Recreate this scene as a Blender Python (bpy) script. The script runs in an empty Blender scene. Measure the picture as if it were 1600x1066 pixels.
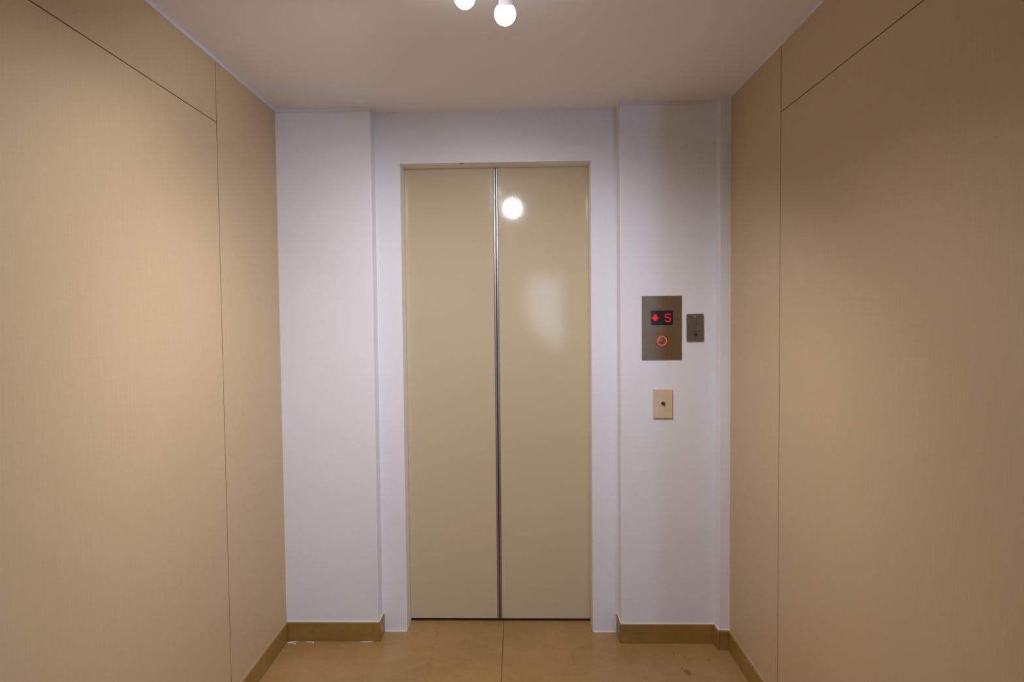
import bpy, bmesh, math, random
from mathutils import Vector, Matrix
random.seed(4)
S = bpy.context.scene
C = S.collection

# ------------------------------------------------------------------ camera
H = 1.3408                      # eye height above the floor
PITCH, YAW, ROLL = -0.0357, 0.0256, 0.0101
F_PX = 961.56
cam_d = bpy.data.cameras.new('camera')
cam = bpy.data.objects.new('camera', cam_d); C.objects.link(cam)
cam_d.sensor_fit = 'HORIZONTAL'; cam_d.sensor_width = 36.0
cam_d.lens = F_PX / 1600 * 36.0
cam_d.shift_x = 15.6 / 1600
cam_d.clip_start = 0.02
Rm = Matrix.Rotation(YAW, 3, 'Z') @ Matrix.Rotation(PITCH, 3, 'X') @ Matrix.Rotation(ROLL, 3, 'Y')
right, fwd, up = Rm.col[0], Rm.col[1], Rm.col[2]
cam.matrix_world = Matrix(((right.x, up.x, -fwd.x, 0), (right.y, up.y, -fwd.y, 0), (right.z, up.z, -fwd.z, H), (0, 0, 0, 1)))
S.camera = cam

# ------------------------------------------------------------------ world / exposure / light levels
S.view_settings.view_transform = 'Standard'
S.view_settings.look = 'None'
S.view_settings.exposure = 0.0
S.view_settings.gamma = 1.0
S.view_settings.use_curve_mapping = False
w = bpy.data.worlds.new('world'); S.world = w; w.use_nodes = True
w.node_tree.nodes['Background'].inputs[0].default_value = (0.75, 0.85, 1.0, 1)
w.node_tree.nodes['Background'].inputs[1].default_value = 5.0      # overcast daylight, reaches in only through the landing window

COOL = (0.985, 0.985, 1.09)
# (position, aim direction, watts, cone degrees, blend) of each lamp head
HEADS_NEAR = [((-0.023, 1.487, 2.064), (-0.08, 0.49, -0.86), 39, 141, 0.88),
              ((-0.122, 1.534, 2.128), (-0.72, 0.44, -0.58), 9.5, 110, 0.85),
              ((-0.020, 1.330, 2.080), (0.00, 0.00, -1.00), 22, 150, 0.85),  # unseen downward head, added for ambient bounce
              ((-0.130, 1.360, 2.090), (-0.54, 0.06, -0.82), 18, 114, 0.85)]  # unseen head, added to light the left wall
DAYLIGHT = (0.35, 0.55, 1.0)
DAY_WATTS = 23                  # blue daylight added at the made-up slim landing window

day_d = bpy.data.lights.new('added_daylight', 'AREA'); day_d.shape = 'RECTANGLE'; day_d.size = 0.13; day_d.size_y = 1.1
day_d.energy = DAY_WATTS; day_d.color = DAYLIGHT
day = bpy.data.objects.new('added_daylight', day_d); C.objects.link(day)
day.location = (1.44, -3.59, 1.375); day.rotation_euler = (math.radians(90), 0, 0)   # in the reveal of the added slim window, shining into the landing

# ------------------------------------------------------------------ main measures (metres, camera above the origin)
XL, XR = -0.9815, 0.8422        # faces of the side walls
YPL, YPR = 2.5173, 2.5068       # faces of the two pilasters
YC, YD = 2.5914, 2.6866         # wall round the lift, face of the lift doors
ZC = 2.204                      # ceiling
ZT = 2.190                      # underside of the ceiling trim
ZB = 0.079                      # top of the skirting
PLX = -0.592                    # inner edge of left pilaster
PRX = 0.4165                    # inner edge of right pilaster
COLX, COLY = 0.799, 2.4576      # corner column
DX0, DX1, DZ = -0.489, 0.3115, 1.9972   # lift opening
YBACK = -3.6                    # far end of the landing
XLOB = 1.9                      # right side of the landing
YREND = 0.6                     # where the right wall ends

# ------------------------------------------------------------------ helpers
def link(o, parent=None):
    C.objects.link(o)
    if parent: o.parent = parent
    return o
def tag(o, label=None, cat=None, kind=None, group=None):
    if label: o['label'] = label
    if cat: o['category'] = cat
    if kind: o['kind'] = kind
    if group: o['group'] = group
    return o
def obj(name, bm, mat, parent=None, loc=(0, 0, 0), smooth=False, rot=(0, 0, 0)):
    me = bpy.data.meshes.new(name)
    bmesh.ops.recalc_face_normals(bm, faces=bm.faces)
    bm.to_mesh(me); bm.free()
    if smooth:
        for p in me.polygons: p.use_smooth = True
    me.materials.append(mat)
    o = bpy.data.objects.new(name, me)
    o.location = loc; o.rotation_euler = rot
    return link(o, parent)
def empty(name, loc=(0, 0, 0), rot=(0, 0, 0)):
    o = bpy.data.objects.new(name, None); o.location = loc; o.rotation_euler = rot
    o.empty_display_size = 0.05
    return link(o)
def box(bm, x0, x1, y0, y1, z0, z1, bev=0.0, seg=2):
    t = bmesh.new()
    bmesh.ops.create_cube(t, size=1)
    for v in t.verts:
        v.co = Vector(((x0 + x1) / 2 + v.co.x * (x1 - x0), (y0 + y1) / 2 + v.co.y * (y1 - y0), (z0 + z1) / 2 + v.co.z * (z1 - z0)))
    if bev: bmesh.ops.bevel(t, geom=list(t.edges), offset=bev, segments=seg, affect='EDGES', profile=0.6)
    merge(bm, t)
def merge(bm, t, M=None):
    if M is not None: t.transform(M)
    me = bpy.data.meshes.new('tmp'); t.to_mesh(me); t.free(); bm.from_mesh(me); bpy.data.meshes.remove(me)
def B(*a, **k):
    bm = bmesh.new(); box(bm, *a, **k); return bm
def lathe(bm, prof, n=32, M=None):
    """revolve (r, z) points about local Z"""
    t = bmesh.new(); rings = []
    for r, z in prof:
        if r < 1e-6: rings.append([t.verts.new((0, 0, z))])
        else: rings.append([t.verts.new((r * math.cos(2 * math.pi * i / n), r * math.sin(2 * math.pi * i / n), z)) for i in range(n)])
    for a, b in zip(rings, rings[1:]):
        for i in range(n):
            j = (i + 1) % n
            if len(a) == 1 and len(b) == 1: continue
            if len(a) == 1: t.faces.new((a[0], b[i], b[j]))
            elif len(b) == 1: t.faces.new((a[i], a[j], b[0]))
            else: t.faces.new((a[i], a[j], b[j], b[i]))
    merge(bm, t, M)
def prism(bm, pts, y0, y1):
    """outline in x,z extruded along y"""
    t = bmesh.new()
    a = [t.verts.new((x, y0, z)) for x, z in pts]; b = [t.verts.new((x, y1, z)) for x, z in pts]
    t.faces.new(a); t.faces.new(b[::-1])
    for i in range(len(pts)):
        j = (i + 1) % len(pts); t.faces.new((a[i], a[j], b[j], b[i]))
    merge(bm, t)
def plan(bm, pts, z0, z1):
    """outline in x,y extruded along z"""
    t = bmesh.new()
    a = [t.verts.new((x, y, z0)) for x, y in pts]; b = [t.verts.new((x, y, z1)) for x, y in pts]
    t.faces.new(a); t.faces.new(b[::-1])
    for i in range(len(pts)):
        j = (i + 1) % len(pts); t.faces.new((a[i], a[j], b[j], b[i]))
    merge(bm, t)
def rrect(x0, x1, z0, z1, r, n=5):
    out = []
    for cx, cz, a0 in ((x1 - r, z1 - r, 0), (x0 + r, z1 - r, 90), (x0 + r, z0 + r, 180), (x1 - r, z0 + r, 270)):
        for k in range(n + 1):
            a = math.radians(a0 + 90 * k / n); out.append((cx + r * math.cos(a), cz + r * math.sin(a)))
    return out
def tube(bm, p, q, r, n=12):
    p, q = Vector(p), Vector(q); d = q - p
    M = Matrix.Translation(p) @ d.to_track_quat('Z', 'Y').to_matrix().to_4x4()
    lathe(bm, [(0, 0), (r, 0), (r, d.length), (0, d.length)], n, M)

# ------------------------------------------------------------------ materials
def new_mat(name, col, rough=0.5, metal=0.0, spec=0.5):
    m = bpy.data.materials.new(name); m.use_nodes = True
    b = m.node_tree.nodes['Principled BSDF']
    b.inputs['Base Color'].default_value = (*col, 1); b.inputs['Roughness'].default_value = rough
    b.inputs['Metallic'].default_value = metal; b.inputs['Specular IOR Level'].default_value = spec
    return m, m.node_tree.nodes, m.node_tree.links, b
def coords(n, l, scale=(1, 1, 1)):
    tc = n.new('ShaderNodeNewGeometry'); mp = n.new('ShaderNodeMapping')
    mp.inputs['Scale'].default_value = scale
    l.new(tc.outputs['Position'], mp.inputs['Vector']); return mp.outputs[0]
def noise(n, l, vec, scale, detail=3, rough=0.5):
    t = n.new('ShaderNodeTexNoise'); t.inputs['Scale'].default_value = scale
    t.inputs['Detail'].default_value = detail; t.inputs['Roughness'].default_value = rough
    l.new(vec, t.inputs['Vector']); return t.outputs['Fac']
def ramp(n, l, fac, stops):
    r = n.new('ShaderNodeValToRGB')
    while len(r.color_ramp.elements) < len(stops): r.color_ramp.elements.new(0.5)
    for e, (p, c) in zip(r.color_ramp.elements, stops): e.position = p; e.color = (*c, 1)
    l.new(fac, r.inputs[0]); return r.outputs[0]
def bump(n, l, b, h, strength, dist=0.001):
    u = n.new('ShaderNodeBump'); u.inputs['Strength'].default_value = strength; u.inputs['Distance'].default_value = dist
    l.new(h, u.inputs['Height']); l.new(u.outputs[0], b.inputs['Normal'])
def math_node(n, l, op, a, b=None):
    m = n.new('ShaderNodeMath'); m.operation = op
    for i, v in enumerate((a, b)):
        if v is None: continue
        if isinstance(v, (int, float)): m.inputs[i].default_value = v
        else: l.new(v, m.inputs[i])
    return m.outputs[0]
def mixc(n, l, fac, a, b):
    m = n.new('ShaderNodeMix'); m.data_type = 'RGBA'
    if isinstance(fac, (int, float)): m.inputs[0].default_value = fac
    else: l.new(fac, m.inputs[0])
    for i, v in ((6, a), (7, b)):
        if isinstance(v, tuple): m.inputs[i].default_value = (*v, 1)
        else: l.new(v, m.inputs[i])
    return m.outputs[2]
def emit_mat(name, col, strength):
    m = bpy.data.materials.new(name); m.use_nodes = True
    n, l = m.node_tree.nodes, m.node_tree.links
    n.remove(n['Principled BSDF']); e = n.new('ShaderNodeEmission')
    e.inputs[0].default_value = (*col, 1); e.inputs[1].default_value = strength
    l.new(e.outputs[0], n['Material Output'].inputs[0]); return m

# painted plaster with a fine roller stipple
M_white, n, l, b = new_mat('white_plaster', (0.74, 0.72, 0.73), 0.42)
v = coords(n, l); a = noise(n, l, v, 2.2, 4)
l.new(ramp(n, l, a, [(0.3, (0.760, 0.742, 0.750)), (0.7, (0.795, 0.780, 0.795))]), b.inputs['Base Color'])
bump(n, l, b, noise(n, l, v, 260, 2), 0.35, 0.0012)
M_trim, *_ = new_mat('trim_paint', (0.70, 0.68, 0.72), 0.5)
M_caulk, n, l, b = new_mat('white_caulk', (0.78, 0.76, 0.74), 0.5)
M_creamwall, *_ = new_mat('cream_bounce_paint', (0.80, 0.62, 0.40), 0.6)  # pale cream chosen so the unseen landing walls bounce warm light
M_bead, *_ = new_mat('beige_caulk', (0.56, 0.44, 0.28), 0.6)
M_ceil, n, l, b = new_mat('ceiling_paint', (0.90, 0.88, 0.875), 0.85)
bump(n, l, b, noise(n, l, coords(n, l), 160, 2), 0.12)
# beige linen-look wall panels
M_panel, n, l, b = new_mat('linen_panel', (0.6, 0.45, 0.3), 0.5, spec=0.35)
vx = noise(n, l, coords(n, l, (260, 260, 9)), 1.0, 3)
vz = noise(n, l, coords(n, l, (14, 14, 420)), 1.0, 2)
cl = noise(n, l, coords(n, l, (3, 3, 1.2)), 1.0, 3)
s = math_node(n, l, 'ADD', math_node(n, l, 'MULTIPLY', vx, 0.45), math_node(n, l, 'MULTIPLY', vz, 0.3))
s = math_node(n, l, 'ADD', s, math_node(n, l, 'MULTIPLY', cl, 0.25))
l.new(ramp(n, l, s, [(0.36, (0.550, 0.412, 0.245)), (0.64, (0.590, 0.446, 0.268))]), b.inputs['Base Color'])
bump(n, l, b, s, 0.12, 0.0005)
M_joint, *_ = new_mat('panel_joint', (0.27, 0.185, 0.105), 0.8)
# lift door enamel: cream, glossy, with an orange-peel sprayed surface
M_door, n, l, b = new_mat('door_enamel', (0.59, 0.485, 0.308), 0.075)
v = coords(n, l)
o1 = noise(n, l, v, 190, 2); o2 = noise(n, l, v, 7, 2)
bump(n, l, b, math_node(n, l, 'ADD', math_node(n, l, 'MULTIPLY', o1, 0.8), math_node(n, l, 'MULTIPLY', o2, 0.5)), 0.16, 0.0008)
M_jamb, *_ = new_mat('jamb_enamel', (0.88, 0.85, 0.82), 0.4)
M_dark, *_ = new_mat('shaft_black', (0.012, 0.010, 0.010), 0.7)
M_rubber, *_ = new_mat('rubber_black', (0.01, 0.01, 0.012), 0.5)
def brushed(name, col, rough, axis):
    m, n, l, b = new_mat(name, col, rough, 1.0)
    sc = [40, 40, 40]; sc[axis] = 1500
    f = noise(n, l, coords(n, l, tuple(sc)), 1.0, 2)
    l.new(ramp(n, l, f, [(0.3, tuple(c * 0.88 for c in col)), (0.7, tuple(min(1, c * 1.08) for c in col))]), b.inputs['Base Color'])
    bump(n, l, b, f, 0.06, 0.0003)
    return m
M_steel = brushed('brushed_steel', (0.26, 0.185, 0.115), 0.42, 2)
M_steel2 = brushed('dull_steel', (0.25, 0.21, 0.165), 0.42, 0)
M_alu, *_ = new_mat('aluminium', (0.62, 0.60, 0.60), 0.38, 1.0)
M_chrome, *_ = new_mat('chrome', (0.75, 0.75, 0.77), 0.12, 1.0)
M_cream, *_ = new_mat('cream_plastic', (0.62, 0.50, 0.33), 0.35)
M_glassdark, *_ = new_mat('display_glass', (0.012, 0.008, 0.008), 0.12)
M_maroon, *_ = new_mat('maroon_plastic', (0.06, 0.008, 0.006), 0.3)
M_redled = emit_mat('red_led', (1.0, 0.015, 0.05), 1.0)
M_ring = emit_mat('button_halo', (1.0, 0.13, 0.06), 0.75)
M_lamp = emit_mat('lamp_lens', (0.96, 0.95, 1.0), 12)
M_print, *_ = new_mat('dark_print', (0.05, 0.03, 0.025), 0.6)
M_fix, *_ = new_mat('lamp_white_metal', (0.75, 0.74, 0.75), 0.35)
# honed travertine
def stone(name, c0, c1, rough, chips=False):
    m, n, l, b = new_mat(name, c1, rough)
    v = coords(n, l)
    big = noise(n, l, v, 3.2, 6, 0.6)
    vein = noise(n, l, coords(n, l, (1.3, 2.2, 2)), 3.0, 7, 0.7)
    col = ramp(n, l, big, [(0.3, c0), (0.68, c1)])
    col = mixc(n, l, math_node(n, l, 'MULTIPLY', ramp(n, l, vein, [(0.44, (0, 0, 0)), (0.5, (1, 1, 1)), (0.56, (0, 0, 0))]), 0.22), col, tuple(x * 1.35 for x in c1))
    if chips:
        # small filled pits of the stone and a hairline crack
        g = n.new('ShaderNodeNewGeometry').outputs['Position']
        wn = n.new('ShaderNodeTexNoise'); wn.inputs['Scale'].default_value = 45; l.new(g, wn.inputs['Vector'])
        wp = n.new('ShaderNodeVectorMath'); wp.operation = 'MULTIPLY_ADD'
        l.new(wn.outputs['Color'], wp.inputs[0]); wp.inputs[1].default_value = (0.05, 0.05, 0); wp.inputs[2].default_value = (-0.025, -0.025, 0)
        wq = n.new('ShaderNodeVectorMath'); wq.operation = 'ADD'; l.new(wp.outputs[0], wq.inputs[0]); l.new(g, wq.inputs[1])
        tot = None
        for (x, y, r) in ((0.63, 2.292, 0.013), (0.615, 2.315, 0.009), (0.734, 2.373, 0.008), (0.616, 2.422, 0.007), (0.568, 2.403, 0.006), (0.65, 2.399, 0.006), (0.21, 2.40, 0.004)):
            d = n.new('ShaderNodeVectorMath'); d.operation = 'DISTANCE'; d.inputs[1].default_value = (x, y, 0); l.new(wq.outputs[0], d.inputs[0])
            t = math_node(n, l, 'LESS_THAN', d.outputs['Value'], r)
            tot = t if tot is None else math_node(n, l, 'MAXIMUM', tot, t)
        sx = n.new('ShaderNodeSeparateXYZ'); l.new(wq.outputs[0], sx.inputs[0])
        cr = math_node(n, l, 'LESS_THAN', math_node(n, l, 'ABSOLUTE', math_node(n, l, 'ADD', sx.outputs[0], 0.356)), 0.0012)
        col = mixc(n, l, math_node(n, l, 'MULTIPLY', tot, 0.6), col, (0.10, 0.05, 0.018))
        col = mixc(n, l, math_node(n, l, 'MULTIPLY', cr, 0.45), col, (0.16, 0.09, 0.035))
    l.new(col, b.inputs['Base Color'])
    bump(n, l, b, big, 0.08, 0.002)
    return m
M_floor = stone('travertine_floor', (0.31, 0.185, 0.062), (0.38, 0.225, 0.085), 0.3, True)
M_skirt = stone('travertine_skirting', (0.245, 0.138, 0.028), (0.33, 0.195, 0.045), 0.35)
M_grout, *_ = new_mat('grout', (0.13, 0.08, 0.04), 0.9)

# ------------------------------------------------------------------ structure
# floor: screed with stone tiles laid on it
fl = tag(obj('floor', B(-1.4, XLOB + 0.3, YBACK - 0.3, YD + 0.3, -0.12, -0.006), M_grout), 'tan travertine tile floor of the lift lobby', 'floor', 'structure')
JX = -0.0725
def tile(x0, x1, y0, y1):
    g = 0.0013
    obj('tile', B(x0 + g, x1 - g, y0 + g, y1 - g, -0.02, 0.0, bev=0.0006, seg=1), M_floor, fl)
ys = [YBACK - 0.2, -2.7, -1.8, -0.9, 0.0, 0.9, 1.8, YD + 0.012]
for y0, y1 in zip(ys, ys[1:]):
    for x0, x1 in ((XL - 0.2, JX), (JX, JX + 0.95), (JX + 0.95, XLOB + 0.2)):
        if y0 >= 0.9 and x0 > 0.8: continue
        tile(x0, x1, y0, y1)
tag(obj('ceiling', B(-1.4, XLOB + 0.3, YBACK - 0.3, YD + 0.3, ZC, ZC + 0.15), M_ceil), 'plain off-white ceiling of the lift lobby', 'ceiling', 'structure')

# left wall: backing plus fabric-look panels with open joints
SEAM_L, SEAM_R = 2.0198, 2.0019
ZSL, ZSR = 0.6545 + H, 0.648 + H
PT = 0.012
wl = tag(obj('wall_left', B(XL - 0.2, XL - PT + 0.001, YBACK, YD + 0.2, -0.05, ZC + 0.05), M_joint), 'side wall clad in beige linen-look panels left of the lift', 'wall', 'structure')
wr = tag(obj('wall_right', B(XR + PT - 0.001, XR + 0.14 - PT, YREND + PT, YD + 0.2, -0.05, ZC + 0.05), M_joint), 'side wall clad in beige linen-look panels right of the lift', 'wall', 'structure')
def panel(parent, x0, x1, y0, y1, z0, z1, g=0.0010):
    o = obj('panel', B(x0, x1, y0 + 0.0014, y1 - 0.0014, z0 + g, z1 - g, bev=0.0005, seg=1), M_panel, parent)
    o.data.materials.append(M_joint)
    for p in o.data.polygons:
        if abs(p.normal.x) < 0.9: p.material_index = 1     # dark raw edges in the joints
def side(parent, xa, xb, seam, zs, rows, yend):
    panel(parent, xa, xb, seam, yend, 0.0, ZC)
    for y0, y1 in rows:
        panel(parent, xa, xb, y0, y1, 0.0, zs)
        panel(parent, xa, xb, y0, y1, zs, ZC)
side(wl, XL - PT, XL, SEAM_L, ZSL, ((0.60, SEAM_L), (-0.82, 0.60), (-2.24, -0.82), (YBACK, -2.24)), YPL + 0.05)
side(wr, XR, XR + PT, SEAM_R, ZSR, ((YREND, SEAM_R),), COLY + 0.05)
obj('end_panel', B(XR, XR + 0.14, YREND, YREND + PT, 0.0, ZC), M_panel, wr)

# wall round the lift, with its opening
bm = bmesh.new()
prism(bm, [(PLX - 0.1, -0.02), (DX0, -0.02), (DX0, DZ), (DX1, DZ), (DX1, -0.02), (PRX + 0.1, -0.02), (PRX + 0.1, ZC + 0.02), (PLX - 0.1, ZC + 0.02)], YC, YC + 0.085)
tag(obj('wall_back', bm, M_white), 'white plaster wall with the lift opening, set back between two pilasters', 'wall', 'structure')
tag(obj('wall_back_left', B(XL - 0.05, PLX, YPL, YD + 0.2, -0.02, ZC + 0.02, bev=0.003), M_white), 'wide white plaster pilaster left of the lift', 'wall', 'structure')
tag(obj('wall_back_right', B(PRX, COLX + 0.02, YPR, YD + 0.2, -0.02, ZC + 0.02, bev=0.003), M_white), 'white plaster pilaster right of the lift that carries the call panel', 'wall', 'structure')
tag(obj('wall_corner', B(COLX, XR + 0.05, COLY, YD + 0.2, -0.02, ZC + 0.02, bev=0.003), M_white), 'narrow white corner column against the right beige wall', 'wall', 'structure')
tag(obj('wall_shaft', B(DX0 - 0.2, DX1 + 0.2, YD + 0.045, YD + 0.2, -0.02, ZC), M_dark), 'dark lift shaft behind the lift doors', 'wall', 'structure')

# painted lining of the lift opening
bm = bmesh.new()
box(bm, DX0 - 0.012, DX0 + 0.0015, YC + 0.002, YD + 0.03, 0, DZ + 0.01)
t1 = obj('jamb', bm, M_jamb)
ln = empty('trim_lift_opening', (0, YC, 0)); tag(ln, 'painted lining of the lift opening with a thin dark slot overhead', 'door lining', 'structure')
t1.parent = ln; t1.location = (0, -YC, 0)
obj('jamb', B(DX1 - 0.0015, DX1 + 0.012, 0.002, YD + 0.03 - YC, 0, DZ + 0.01), M_jamb, ln)
obj('head', B(DX0, DX1, 0.002, YD + 0.03 - YC, DZ - 0.0015, DZ + 0.012), M_jamb, ln)
bm = bmesh.new(); t = rrect(-0.2375, -0.2225, 0.014, 0.024, 0.004); plan(bm, t, DZ - 0.0022, DZ - 0.001)
obj('slot', bm, M_dark, ln)

# lift doors
d1 = empty('door_1', ((DX0 + DX1) / 2, YD, 0)); tag(d1, 'closed pair of glossy cream lift doors with aluminium meeting edges', 'lift door', 'structure')
half = (DX1 - DX0) / 2
MID = -0.0905 - (DX0 + DX1) / 2
obj('leaf', B(-half + 0.002, MID - 0.0100, 0, 0.035, 0.012, DZ + 0.03, bev=0.0015), M_door, d1)
obj('leaf', B(MID + 0.0100, half - 0.002, 0, 0.035, 0.012, DZ + 0.03, bev=0.0015), M_door, d1)
for s in (-1, 1):
    x = MID + s * 0.0052
    obj('edge_strip', B(x - 0.0024, x + 0.0024, 0.001, 0.02, 0.012, DZ + 0.03, bev=0.0012), M_alu, d1)
obj('seal', B(MID - 0.0101, MID + 0.0101, 0.012, 0.034, 0.010, DZ + 0.03), M_rubber, d1)
obj('sill_gap', B(-half, half, 0.004, 0.04, 0.0, 0.012), M_dark, d1)

# skirting: stone strips, with a bead of white caulk along the top
SK = 0.008
def skirting(name, label, pieces, beads, bead_mat=M_caulk):
    e = empty(name, (0, 0, 0)); tag(e, label, 'skirting', 'structure')
    for p in pieces:
        obj('stone_strip', B(*p, bev=0.0012, seg=1), M_skirt, e)
    for p in beads:
        obj('caulk_bead', B(*p, bev=0.0004, seg=1), bead_mat, e)
    return e
CB = 0.0035
skirting('baseboard_left', 'tan stone skirting along the left beige wall',
         [(XL - 0.002, XL + SK, y0 + 0.0007, y1 - 0.0007, 0, ZB) for y0, y1 in ((YBACK, -2.0), (-2.0, -0.8), (-0.8, 0.4), (0.4, 1.6), (1.6, YPL))],
         [(XL - 0.001, XL + 0.0018, 0.4, YPL, ZB, ZB + 0.0012)], M_bead)
e = skirting('baseboard_back_left', 'tan stone skirting wrapping the wide left pilaster',
         [(XL + SK, PLX + SK, YPL - SK, YPL + 0.002, 0, ZB), (PLX - 0.002, PLX + SK, YPL + 0.0008, YC + 0.001, 0, ZB)],
         [(XL + SK, PLX, YPL - CB, YPL + 0.001, ZB, ZB + CB), (PLX - 0.001, PLX + CB, YPL, YC, ZB, ZB + CB)])
# smears of plaster left on the floor by the corner
for (x, y, sx, sy, a) in ((-0.955, 2.500, 0.020, 0.0035, 0.35), (-0.938, 2.487, 0.005, 0.004, 0), (-0.865, 2.500, 0.006, 0.004, 0.2), (-0.885, 2.503, 0.012, 0.002, 0), (-0.645, 2.5065, 0.03, 0.0018, 0)):
    bm = bmesh.new(); t = bmesh.new(); bmesh.ops.create_icosphere(t, subdivisions=2, radius=1)
    for vv in t.verts: vv.co *= 1 + random.uniform(-0.2, 0.2)
    merge(bm, t, Matrix.Diagonal((sx, sy, 0.0018, 1)))
    obj('plaster_smear', bm, M_caulk, e, (x, y, 0.0005), True, (0, 0, a))
skirting('baseboard_back_right', 'tan stone skirting wrapping the pilaster under the call panel',
         [(PRX - SK, COLX - 0.001, YPR - SK, YPR + 0.002, 0, ZB), (PRX - SK, PRX + 0.002, YPR + 0.0008, YC + 0.001, 0, ZB),
          (COLX - SK, COLX + 0.002, COLY - SK, YPR - SK - 0.0008, 0, ZB), (COLX + 0.003, XR - SK, COLY - SK, COLY + 0.002, 0, ZB)],
         [(PRX, COLX, YPR - CB, YPR + 0.001, ZB, ZB + CB), (COLX - CB, COLX + 0.001, COLY - CB, YPR, ZB, ZB + CB), (COLX, XR, COLY - CB, COLY + 0.001, ZB, ZB + CB),
          (PRX - CB, PRX + 0.001, YPR, YC, ZB, ZB + CB)])
skirting('baseboard_right', 'tan stone skirting along the right beige wall',
         [(XR - SK, XR + 0.002, y0 + 0.0007, y1 - 0.0007, 0, ZB) for y0, y1 in ((YREND, 1.3), (1.3, COLY))],
         [(XR - 0.0018, XR + 0.001, YREND, COLY, ZB, ZB + 0.0012)], M_bead)
e = empty('trim_caulk', (0, YC, 0)); tag(e, 'ragged white caulk along the foot of the white lift surround', 'caulk', 'structure')
for x0, x1 in ((PLX + 0.01, DX0), (DX1, PRX - 0.012)):
    obj('caulk_bead', B(x0, x1, -0.003, 0.001, 0.0, 0.003, bev=0.0008, seg=1), M_caulk, e)

# thin trim under the ceiling
def trim(k, label, *p):
    tag(obj('trim_%d' % k, B(*p, bev=0.001, seg=1), M_trim), label, 'trim', 'structure')
trim(1, 'thin pale trim between ceiling and left beige wall', XL - 0.002, XL + 0.004, YBACK, YPL, ZT + 0.003, ZC + 0.001)
trim(2, 'thin pale trim between ceiling and right beige wall', XR - 0.003, XR + 0.002, YREND, COLY, ZT + 0.006, ZC + 0.001)
trim(3, 'thin pale trim on top of the wide left pilaster', XL, PLX + 0.005, YPL - 0.005, YPL + 0.002, ZT, ZC + 0.001)
trim(4, 'thin pale trim on top of the pilaster over the call panel', PRX - 0.004, COLX - 0.012, YPR - 0.005, YPR + 0.002, ZT, ZC + 0.001)

# landing behind the photographer: closes the place, seen only in the doors' reflection
tag(obj('wall_landing_right', B(XLOB, XLOB + 0.2, YBACK, YD, -0.05, ZC + 0.05), M_creamwall), 'cream side wall of the landing behind the camera', 'wall', 'structure')
tag(obj('wall_landing_front', B(XR + 0.14, XLOB + 0.1, YREND + 0.0, YREND + 0.2, -0.05, ZC + 0.05), M_creamwall), 'cream wall closing the landing beside the right beige wall', 'wall', 'structure')
WINS = ((0.10, 0.70, 0.75, 2.0, 'window_1', 'tall landing window mirrored faintly in the right lift door'),
        (1.36, 1.52, 0.80, 1.95, 'added_window', 'added unseen slot window at the right end of the landing for the blue light'))  # slot window is made up to carry the blue side light
bm = bmesh.new()
xs = [-1.4, WINS[0][0], WINS[0][1], WINS[1][0], WINS[1][1], XLOB + 0.2]
for i in range(5):
    if i % 2 == 0: box(bm, xs[i], xs[i + 1], YBACK - 0.2, YBACK, 0, ZC)
    else:
        box(bm, xs[i], xs[i + 1], YBACK - 0.2, YBACK, 0, WINS[i // 2][2]); box(bm, xs[i], xs[i + 1], YBACK - 0.2, YBACK, WINS[i // 2][3], ZC)
tag(obj('wall_landing_back', bm, M_creamwall), 'cream end wall of the landing with a mirrored and an added window, behind the camera', 'wall', 'structure')
M_pane, n, l, b = new_mat('window_pane', (0.9, 0.95, 0.95), 0.05); b.inputs['Transmission Weight'].default_value = 1.0; b.inputs['IOR'].default_value = 1.45
for (wx0, wx1, wz0, wz1, nm, lab) in WINS:
    we = empty(nm, ((wx0 + wx1) / 2, YBACK - 0.1, wz0)); tag(we, lab, 'window', 'structure')
    hw, hh = (wx1 - wx0) / 2, wz1 - wz0; fw = 0.04 if hw > 0.2 else 0.012
    for p in ((-hw, -hw + fw, 0, hh), (hw - fw, hw, 0, hh), (-hw + fw, hw - fw, 0, fw), (-hw + fw, hw - fw, hh - fw, hh)):
        obj('window_frame', B(p[0], p[1], -0.03, 0.03, p[2], p[3], bev=0.003), M_fix, we)
    obj('pane', B(-hw + fw, hw - fw, -0.004, 0.004, fw, hh - fw), M_pane, we)
# stair flank rising past the big window
bm = bmesh.new(); prism(bm, [(-0.35, 0), (0.95, 0), (0.95, 0.55), (-0.35, 1.75)], YBACK + 0.02, YBACK + 0.12)
tag(obj('wall_stair_flank', bm, M_white), 'sloping white stair flank in front of the landing window', 'wall', 'structure')

# ------------------------------------------------------------------ lift call panel on the right pilaster
cp = empty('lift_call_panel', (0.5828, YPR, 1.168)); tag(cp, 'tall brushed-steel lift call panel with red floor display and lit round button', 'call panel')
bm = bmesh.new(); prism(bm, rrect(-0.0803, 0.0803, 0, 0.260, 0.001, 2), -0.0025, 0.002)
fp = obj('faceplate', bm, M_steel, cp)
bm = bmesh.new(); prism(bm, rrect(-0.0447, 0.0443, 0.1416, 0.2007, 0.003, 3), -0.0032, 0.0)
dp = obj('display', bm, M_glassdark, cp)
P_ = 0.0039
def dots(rows, cx, cz, px, pz, r):
    bm = bmesh.new()
    nr = len(rows); nc = len(rows[0])
    for j, row in enumerate(rows):
        for i, ch in enumerate(row):
            if ch != '#': continue
            x = cx + (i - (nc - 1) / 2) * px; z = cz - (j - (nr - 1) / 2) * pz
            box(bm, x - r[0], x + r[0], -0.0037, -0.0030, z - r[1], z + r[1])
    return bm
obj('arrow', dots(['..###..', '..###..', '..###..', '#######', '.#####.', '..###..', '...#...'], -0.0265, 0.1715, P_ * 0.98, P_, (0.00195, 0.00185)), M_redled, dp)
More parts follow.
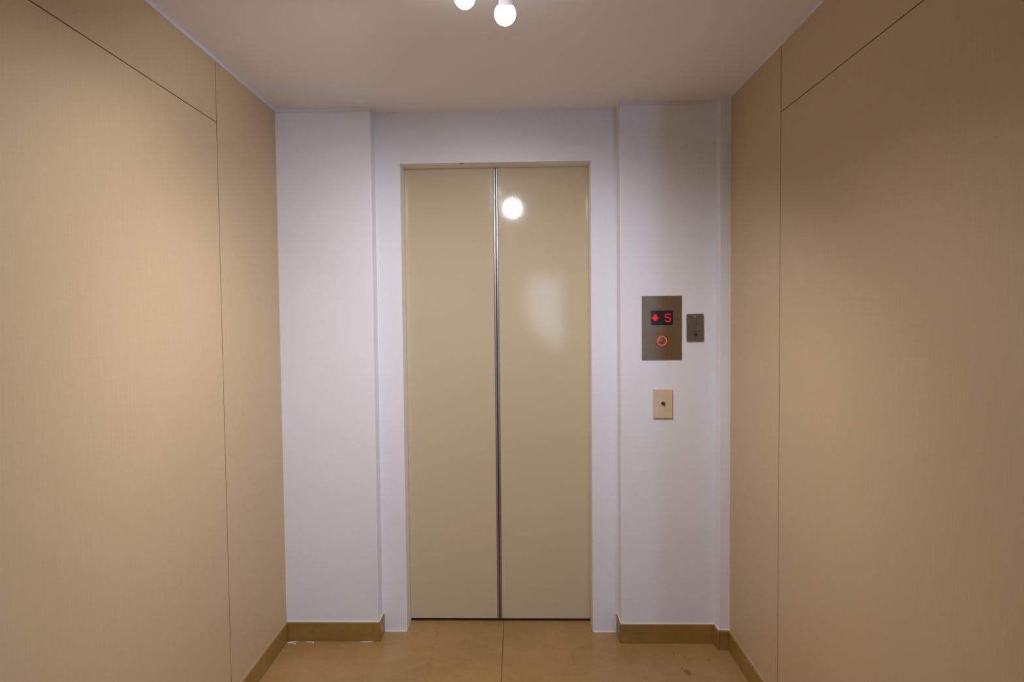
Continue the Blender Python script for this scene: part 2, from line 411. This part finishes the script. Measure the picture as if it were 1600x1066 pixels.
obj('digit', dots(['######', '#.....', '#.....', '#####.', '.....#', '.....#', '#....#', '.####.'], 0.0235, 0.1710, P_ * 0.98, P_ * 1.03, (0.00165, 0.00165)), M_redled, dp)
fr = Matrix.Translation((0.0003, 0, 0.078)) @ Matrix.Rotation(math.radians(90), 4, 'X')
bm = bmesh.new(); lathe(bm, [(0.0, 0.0), (0.0228, 0.0), (0.0228, 0.0030), (0.0220, 0.0040), (0.0195, 0.0040), (0.0195, 0.0), (0.0, 0.0)], 48, fr)
bt = obj('call_button', bm, M_steel, cp, smooth=False)
bm = bmesh.new(); lathe(bm, [(0.0158, 0.0028), (0.0158, 0.0050), (0.0166, 0.0056), (0.0192, 0.0056), (0.0200, 0.0048), (0.0200, 0.0028)], 48, fr)
obj('halo_ring', bm, M_ring, bt, smooth=True)
bm = bmesh.new(); lathe(bm, [(0.0158, 0.0026), (0.0155, 0.0058), (0.0140, 0.0064), (0.0, 0.0066)], 48, fr)
obj('cap', bm, M_steel, bt, smooth=True)
bm = bmesh.new(); lathe(bm, [(0.0, 0.0040), (0.0014, 0.0036), (0.0024, 0.0026), (0.0024, 0.0)], 16, Matrix.Translation((-0.0035, 0, 0.217)) @ Matrix.Rotation(math.radians(90), 4, 'X'))
obj('indicator_stud', bm, M_chrome, cp, smooth=True)

# small key-switch plate beside it
kp = empty('intercom_plate', (0.7165, YPR, 1.2425), (0, math.radians(-0.6), 0)); tag(kp, 'small dull-steel plate with round-cornered edges, speaker holes and red button, beside the call panel', 'intercom')
bm = bmesh.new(); prism(bm, rrect(-0.0338, 0.0338, 0, 0.1115, 0.005, 4), -0.006, 0.0)
obj('plate', bm, M_steel2, kp)
yrot = Matrix.Rotation(math.radians(90), 4, 'X')
for z in (0.0995,):
    bm = bmesh.new(); lathe(bm, [(0, 0.0082), (0.0022, 0.0078), (0.0032, 0.0064), (0.0032, 0.005)], 16, Matrix.Translation((-0.001, 0, z)) @ yrot)
    obj('screw', bm, M_alu, kp, smooth=True)
for r in range(6):
    for c in range(4):
        if (r + c) % 2: continue
        bm = bmesh.new(); lathe(bm, [(0, 0.0063), (0.0017, 0.0063), (0.0017, 0.005)], 8, Matrix.Translation((-0.010 + c * 0.0052, 0, 0.057 + r * 0.0056)) @ yrot)
        obj('speaker_hole', bm, M_print, kp)
bm = bmesh.new(); x = -0.0165
for wd in (0.0045, 0.003, 0.005, 0.0035, 0.0045, 0.004, 0.003):
    box(bm, x, x + wd, -0.0064, -0.005, 0.0395 + random.uniform(-0.0003, 0.0003), 0.0430); x += wd + 0.0012
obj('printed_line', bm, M_print, kp)
bm = bmesh.new(); lathe(bm, [(0, 0.0125), (0.0035, 0.012), (0.0052, 0.010), (0.0052, 0.007), (0.0068, 0.0065), (0.0068, 0.005)], 20, Matrix.Translation((0.0015, 0, 0.0275)) @ yrot)
obj('push_button', bm, M_maroon, kp, smooth=True)

# cream plate below
sw = empty('switch_plate', (0.5853, YPR, 0.9325)); tag(sw, 'cream plastic wall plate with dark red push button below the call panel', 'switch')
obj('plate', B(-0.0385, 0.0385, -0.0105, 0.0, 0, 0.1175, bev=0.0025, seg=3), M_cream, sw)
bm = bmesh.new(); lathe(bm, [(0.0105, 0.009), (0.0105, 0.0125), (0.0092, 0.0135), (0.0076, 0.0135), (0.0070, 0.011)], 28, Matrix.Translation((0, 0, 0.061)) @ yrot)
obj('collar', bm, M_cream, sw, smooth=True)
bm = bmesh.new(); lathe(bm, [(0, 0.0205), (0.0045, 0.0200), (0.0062, 0.018), (0.0064, 0.009)], 24, Matrix.Translation((0, 0, 0.061)) @ yrot)
obj('push_button', bm, M_maroon, sw, smooth=True)

# ------------------------------------------------------------------ ceiling spotlights
def spot_fixture(label, cx, cy, heads):
    f = empty('ceiling_spotlight', (cx, cy, ZC)); tag(f, label, 'spotlight')
    bm = bmesh.new(); lathe(bm, [(0, -0.022), (0.048, -0.022), (0.055, -0.016), (0.055, 0.0), (0, 0.0)], 40)
    obj('canopy', bm, M_fix, f)
    for (p, d, watts, cone, blend) in heads:
        p = Vector(p) - Vector((cx, cy, ZC)); d = Vector(d).normalized()
        q = d.to_track_quat('Z', 'Y').to_matrix().to_4x4()
        M = Matrix.Translation(p) @ q
        bm = bmesh.new()          # lamp holder: a narrow cup behind the globe
        lathe(bm, [(0, -0.062), (0.010, -0.062), (0.014, -0.056), (0.0165, -0.022), (0.0180, -0.014), (0.0165, -0.014), (0.0, -0.020)], 32, M)
        hd = obj('lamp_head', bm, M_fix, f, smooth=False)
        bm = bmesh.new()          # frosted globe
        prof = [(0.0255 * math.cos(a), 0.0255 * math.sin(a)) for a in [math.radians(x) for x in range(-60, 90, 10)]] + [(0, 0.0255)]
        lathe(bm, prof, 32, M)
        obj('lamp', bm, M_lamp, hd, smooth=True)
        bm = bmesh.new(); back = p - d * 0.045
        k = Vector((back.x * 0.45, back.y * 0.45, -0.012))
        tube(bm, back, Vector((k.x, k.y, min(-0.03, back.z + 0.03))), 0.004); tube(bm, Vector((k.x, k.y, min(-0.03, back.z + 0.03))), k, 0.004)
        obj('arm', bm, M_fix, f)
        ld = bpy.data.lights.new('lamp_light', 'SPOT'); ld.energy = watts; ld.color = COOL
        ld.spot_size = math.radians(cone); ld.spot_blend = blend; ld.shadow_soft_size = 0.024
        lo = bpy.data.objects.new('lamp_light', ld); link(lo, f)
        lo.location = p + d * 0.04
        lo.rotation_euler = d.to_track_quat('-Z', 'Y').to_euler()
    return f
spot_fixture('white ceiling spotlight with two glowing lamps and two added out of view in front of the lift doors', -0.075, 1.43, HEADS_NEAR)
